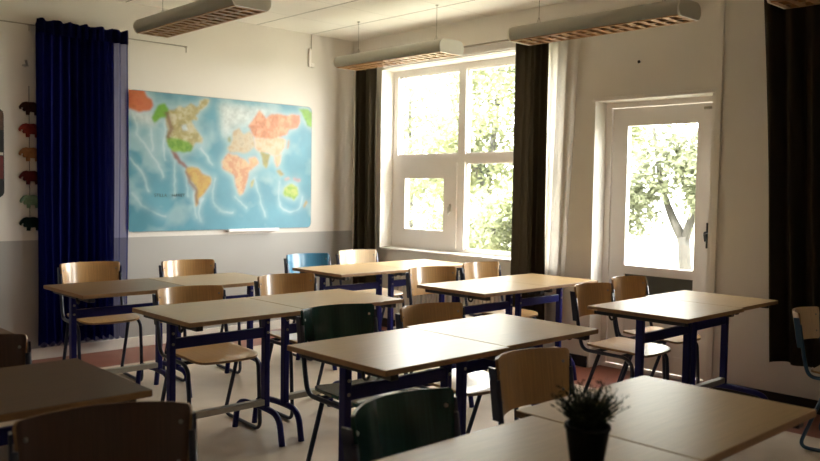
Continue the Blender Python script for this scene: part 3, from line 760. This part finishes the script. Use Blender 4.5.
# ---------------------------------------------------------------- pendant lamps
def make_lamp(label, L):
    t = thing('pendant_lamp', label, 'lamp', group='pendant lamps')
    W, Hh = .255, .115
    # shell profile (open below): half-round sides
    prof = []
    for k in range(13):
        a = R(-58+k*148/12); prof.append((W/2-.05+.055*math.cos(a), Hh/2+.0575*math.sin(a)))
    prof = [(x, z) for x, z in prof]
    full = prof+[(-x, z) for x, z in prof[::-1]]
    bm = nb(); ra = [bm.verts.new((x, -L/2, z)) for x, z in full]; rb = [bm.verts.new((x, L/2, z)) for x, z in full]
    fs = []
    for i in range(len(full)-1):
        f = bm.faces.new((ra[i], ra[i+1], rb[i+1], rb[i])); f.smooth = True; fs.append(f)
    bmesh.ops.solidify(bm, geom=fs, thickness=.003)
    obj('housing', bm, 'lamp_white', t)
    capP = [(x*1.02, z) for x, z in full]
    for s in (-1, 1):
        bm = nb(); y0, y1 = s*L/2, s*(L/2+.014)
        a = [bm.verts.new((x, y0, z)) for x, z in capP]; b_ = [bm.verts.new((x, y1, z)) for x, z in capP]
        bm.faces.new(a); bm.faces.new(b_[::-1])
        for i in range(len(capP)): bm.faces.new((a[i], a[i-1], b_[i-1], b_[i]))
        obj('end_cap', bm, 'lamp_white', t)
        bm = nb(); yy = s*(L/2-.16)
        tube(bm, [(0, yy, Hh-.004), (0, yy, .412)], .0022, seg=6); tube(bm, [(-.03, yy, Hh-.002), (0, yy, Hh+.06), (.03, yy, Hh-.002)], .002, seg=6); lathe(bm, [(.012, 0), (.012, .008)], 10, (0, yy, .400))
        obj('suspension_wire', bm, 'wire', t)
    # louvre
    x1 = prof[0][0]-.002
    bm = nb()
    for xc in (-x1, 0, x1):
        box(bm, xc-.009, xc+.009, -L/2+.004, L/2-.004, .008, .045)
    n = int(L/.082)
    for k in range(n+1):
        yy = -L/2+.012+k*(L-.024)/n
        # wedge shaped cross blades
        for (xa, xb) in ((-x1+.006, -.006), (.006, x1-.006)):
            v = [bm.verts.new(p) for p in ((xa, yy-.019, .009), (xb, yy-.019, .009), (xb, yy+.019, .009), (xa, yy+.019, .009), (xa, yy, .045), (xb, yy, .045))]
            for q in ((0, 1, 2, 3), (0, 1, 5, 4), (3, 2, 5, 4), (0, 3, 4), (1, 2, 5)): bm.faces.new([v[i] for i in q])
    obj('louvre', bm, 'louvre', t)
    for xx in (-.05, .05):
        bm = nb(); tube(bm, [(xx, -L/2+.02, .072), (xx, L/2-.02, .072)], .013); obj('fluorescent_tube', bm, 'tube', t)
    return t
zb = 2.405
LP = [(2.675, 4.90, 'pendant lamp above the blue curtain and map at the upper left'), (4.63, 5.13, 'pendant lamp farthest back, in front of the window top'), (4.64, 3.15, 'pendant lamp in front of the door wall at upper right'), (4.67, 1.33, 'pendant lamp corner at the top right before the black curtain')]
l0 = make_lamp(LP[0][2], 1.29)
l0.location = (LP[0][0], LP[0][1], zb)
for (x, y, lab) in LP[1:]: dup(l0, (x, y, zb), 0, lab)

# ---------------------------------------------------------------- plant on the foreground desk
pl = thing('potted_plant', 'small bushy dark plant in a black pot on the foreground desk', 'plant', (1.545, 1.045, .7305))
bm = nb(); lathe(bm, [(.034, 0), (.036, .004), (.049, .093), (.052, .095), (.052, .103), (.046, .103), (.043, .085)], 28); obj('pot', bm, 'pot', pl)
bm = nb(); rg = random.Random(2)
for k in range(190):
    a = rg.uniform(0, 6.28); sp = rg.uniform(0, 1)**.7; ln = rg.uniform(.06, .115)*(1.05-.25*sp)
    dirv = Vector((math.cos(a)*sp*.85, math.sin(a)*sp*.85, 1.0)).normalized()
    p0 = Vector((math.cos(a)*.02*sp, math.sin(a)*.02*sp, .088)); p1 = p0+dirv*ln*.6; p2 = p1+(dirv+Vector((math.cos(a)*.3, math.sin(a)*.3, -.15))).normalized()*ln*.45
    tube(bm, [p0, p1, p2], lambda t: .0016-.0008*t, seg=5)
    for q in range(7):
        c = p0.lerp(p1, q/4) if q < 5 else p1.lerp(p2, (q-4)/2)
        d = Vector((rg.uniform(-1, 1), rg.uniform(-1, 1), rg.uniform(-.1, 1))).normalized(); s = d.orthogonal().normalized()*.0022; l = rg.uniform(.010, .02)
        m_ = c+d*l*.5+s.cross(d).normalized()*.0008
        vs = [bm.verts.new(c), bm.verts.new(c+d*l*.5+s), bm.verts.new(c+d*l), bm.verts.new(c+d*l*.5-s), bm.verts.new(m_)]
        for t3 in ((0, 1, 4), (1, 2, 4), (2, 3, 4), (3, 0, 4)): bm.faces.new([vs[i] for i in t3])
fo = obj('foliage', bm, 'leaf_dark', pl)

# ---------------------------------------------------------------- outdoors
bm = nb(); box(bm, X0+WT, 40, -25, 40, -.45, -.25); g = struct('ground', bm, 'lawn')
def tree(name, label, base, trunk, crown, n, lm, size, seed, cat='tree', group=None):
    rg = random.Random(seed)
    t = thing(name, label, cat, base, 0, group)
    bm = nb()
    for pts, r0, r1 in trunk: tube(bm, pts, (lambda t, a=r0, b=r1: a+(b-a)*t), seg=10, rad=.3)
    obj('trunk', bm, 'bark', t)
    bm = nb()
    cl = []
    for (c, r) in crown:
        for _ in range(max(3, int(n*.012))):
            d = Vector((rg.gauss(0, 1), rg.gauss(0, 1), rg.gauss(0, 1))).normalized()*rg.uniform(.3, 1)
            cl.append((Vector((c[0]+d.x*r[0], c[1]+d.y*r[1], c[2]+d.z*r[2])), min(r)*rg.uniform(.16, .4)))
    for k in range(n):
        c, r = cl[k % len(cl)]
        p = c+Vector((rg.gauss(0, .5), rg.gauss(0, .5), rg.gauss(0, .4)))*r
        d = Vector((rg.uniform(-1, 1), rg.uniform(-1, 1), rg.uniform(-.8, .5))).normalized(); s = d.cross(Vector((rg.uniform(-1, 1), rg.uniform(-1, 1), 1))).normalized()
        l = size*rg.uniform(.7, 1.3)
        v = [bm.verts.new(q) for q in (p, p+d*l*.5+s*l*.28, p+d*l, p+d*l*.5-s*l*.28)]
        bm.faces.new(v)
    obj('foliage', bm, lm, t)
    return t
tree('garden_tree', 'young forked tree on the lawn seen through the door glass', (9.0, 4.76, -.25),
     [([(0, -.01, 0), (-.02, 0, .6), (0, .06, 1.08)], .085, .07), ([(0, .06, 1.04), (0, .24, 1.35), (.05, .42, 1.75), (0, .5, 2.4)], .06, .022), ([(0, .05, 1.02), (0, -.06, 1.4), (.05, -.16, 1.9), (0, -.1, 2.6)], .055, .022)],
     [((0, .40, 1.85), (.6, .75, .5)), ((0, -.2, 2.2), (.7, .7, .5)), ((-.1, .75, 1.45), (.5, .35, .5)), ((0, 0, 3.0), (.8, .9, .5)), ((0, -.35, 1.6), (.4, .4, .35))], 9000, 'leafB', .085, 21)
tree('garden_tree', 'big leafy tree behind the right half of the window', (12.5, 10.9, -.25),
     [([(0, 0, 0), (0, .1, 1.5), (.1, -.1, 4.)], .14, .06), ([(0, .1, 1.6), (0, .8, 2.6), (0, 1.2, 3.6)], .08, .03)],
     [((0, -.2, 3.2), (1.3, 1.7, 1.2)), ((0, .9, 2.2), (1.2, 1.3, .9)), ((0, -1.0, 1.6), (1.1, 1.3, .8)), ((.2, .4, 4.4), (1.3, 1.6, 1.))], 16000, 'leafA', .12, 5)
tree('garden_bush', 'thick bush growing low outside the lower window panes', (8.6, 7.35, -.25),
     [([(0, 0, 0), (.1, .05, .8), (0, .2, 1.3)], .05, .02)], [((0, 0, .95), (.8, 1.3, .65)), ((.2, 1.1, .9), (.8, .9, .6)), ((.1, -.6, 1.3), (.6, .7, .5))], 9000, 'leafA', .09, 9, 'bush')
tree('garden_tree', 'pale sparse tree seen through the left half of the window', (15.0, 16.0, -.25),
     [([(0, 0, 0), (.1, .1, 2.), (0, 0, 4.5)], .15, .05)], [((0, 0, 3.6), (1.8, 2.4, 1.7)), ((0, -1.5, 2.0), (1.5, 1.6, 1.2)), ((0, 1.2, 1.7), (1.5, 1.6, 1.2))], 9000, 'leafA', .15, 13)
tree('garden_tree', 'tall tree behind the forked tree outside the door', (16.0, 10.4, -.25),
     [([(0, 0, 0), (.1, .1, 2.), (0, 0, 4.5)], .16, .05)], [((0, .3, 3.9), (1.5, 1.7, 1.1)), ((0, 0, 2.9), (1.2, 1.3, .8))], 8000, 'leafA', .15, 31)

# ---------------------------------------------------------------- light
w = bpy.data.worlds.new('sky'); S.world = w; w.use_nodes = True; nt = w.node_tree
bg = nt.nodes['Background']; bg.inputs['Color'].default_value = (1.0, .985, .96, 1); bg.inputs['Strength'].default_value = 9.0
def portal(n, o):
    li = bpy.data.lights.new(n, 'AREA'); li.shape = 'RECTANGLE'; li.size = o[3]-o[2]; li.size_y = o[1]-o[0]; li.cycles.is_portal = True
    ob = bpy.data.objects.new(n, li); COL.objects.link(ob); ob.location = (X0+WT+.02, (o[0]+o[1])/2, (o[2]+o[3])/2); ob.rotation_euler = (0, R(90), 0)
portal('window_portal', W1); portal('door_portal', (2.8, 3.45, .78, 1.9)); portal('window_portal', W2)
sun = bpy.data.lights.new('sun', 'SUN'); sun.energy = 9; sun.angle = R(2); sun.color = (1, .965, .91)
so = bpy.data.objects.new('sun', sun); COL.objects.link(so); so.location = (-5, 0, 12); so.rotation_euler = (R(12), R(-38), 0)

# ---------------------------------------------------------------- camera
yaw, pitch, roll, f, hc = 0.7554586318, 0.0518263820, 0.0159241268, 816.66080, 1.36
fw = Vector((math.sin(yaw)*math.cos(pitch), math.cos(yaw)*math.cos(pitch), -math.sin(pitch)))
r0 = Vector((math.cos(yaw), -math.sin(yaw), 0)); u0 = r0.cross(fw)
r1 = r0*math.cos(roll)+u0*math.sin(roll); u1 = -r0*math.sin(roll)+u0*math.cos(roll)
cam = bpy.data.cameras.new('camera'); co = bpy.data.objects.new('camera', cam); COL.objects.link(co)
cam.sensor_width = 36; cam.lens = f/820*36; cam.clip_start = .05
co.matrix_world = Matrix(((r1.x, u1.x, -fw.x, 0), (r1.y, u1.y, -fw.y, 0), (r1.z, u1.z, -fw.z, hc), (0, 0, 0, 1)))
cam.dof.use_dof = True; cam.dof.focus_distance = 4.4; cam.dof.aperture_fstop = 3.0
S.camera = co
S.view_settings.view_transform = 'Standard'; S.view_settings.look = 'None'; S.view_settings.gamma = 1; S.view_settings.exposure = 1.5
S.cycles.use_denoising = True
S.cycles.max_bounces = 14; S.cycles.diffuse_bounces = 8; S.cycles.transparent_max_bounces = 16
S.cycles.sample_clamp_indirect = 10
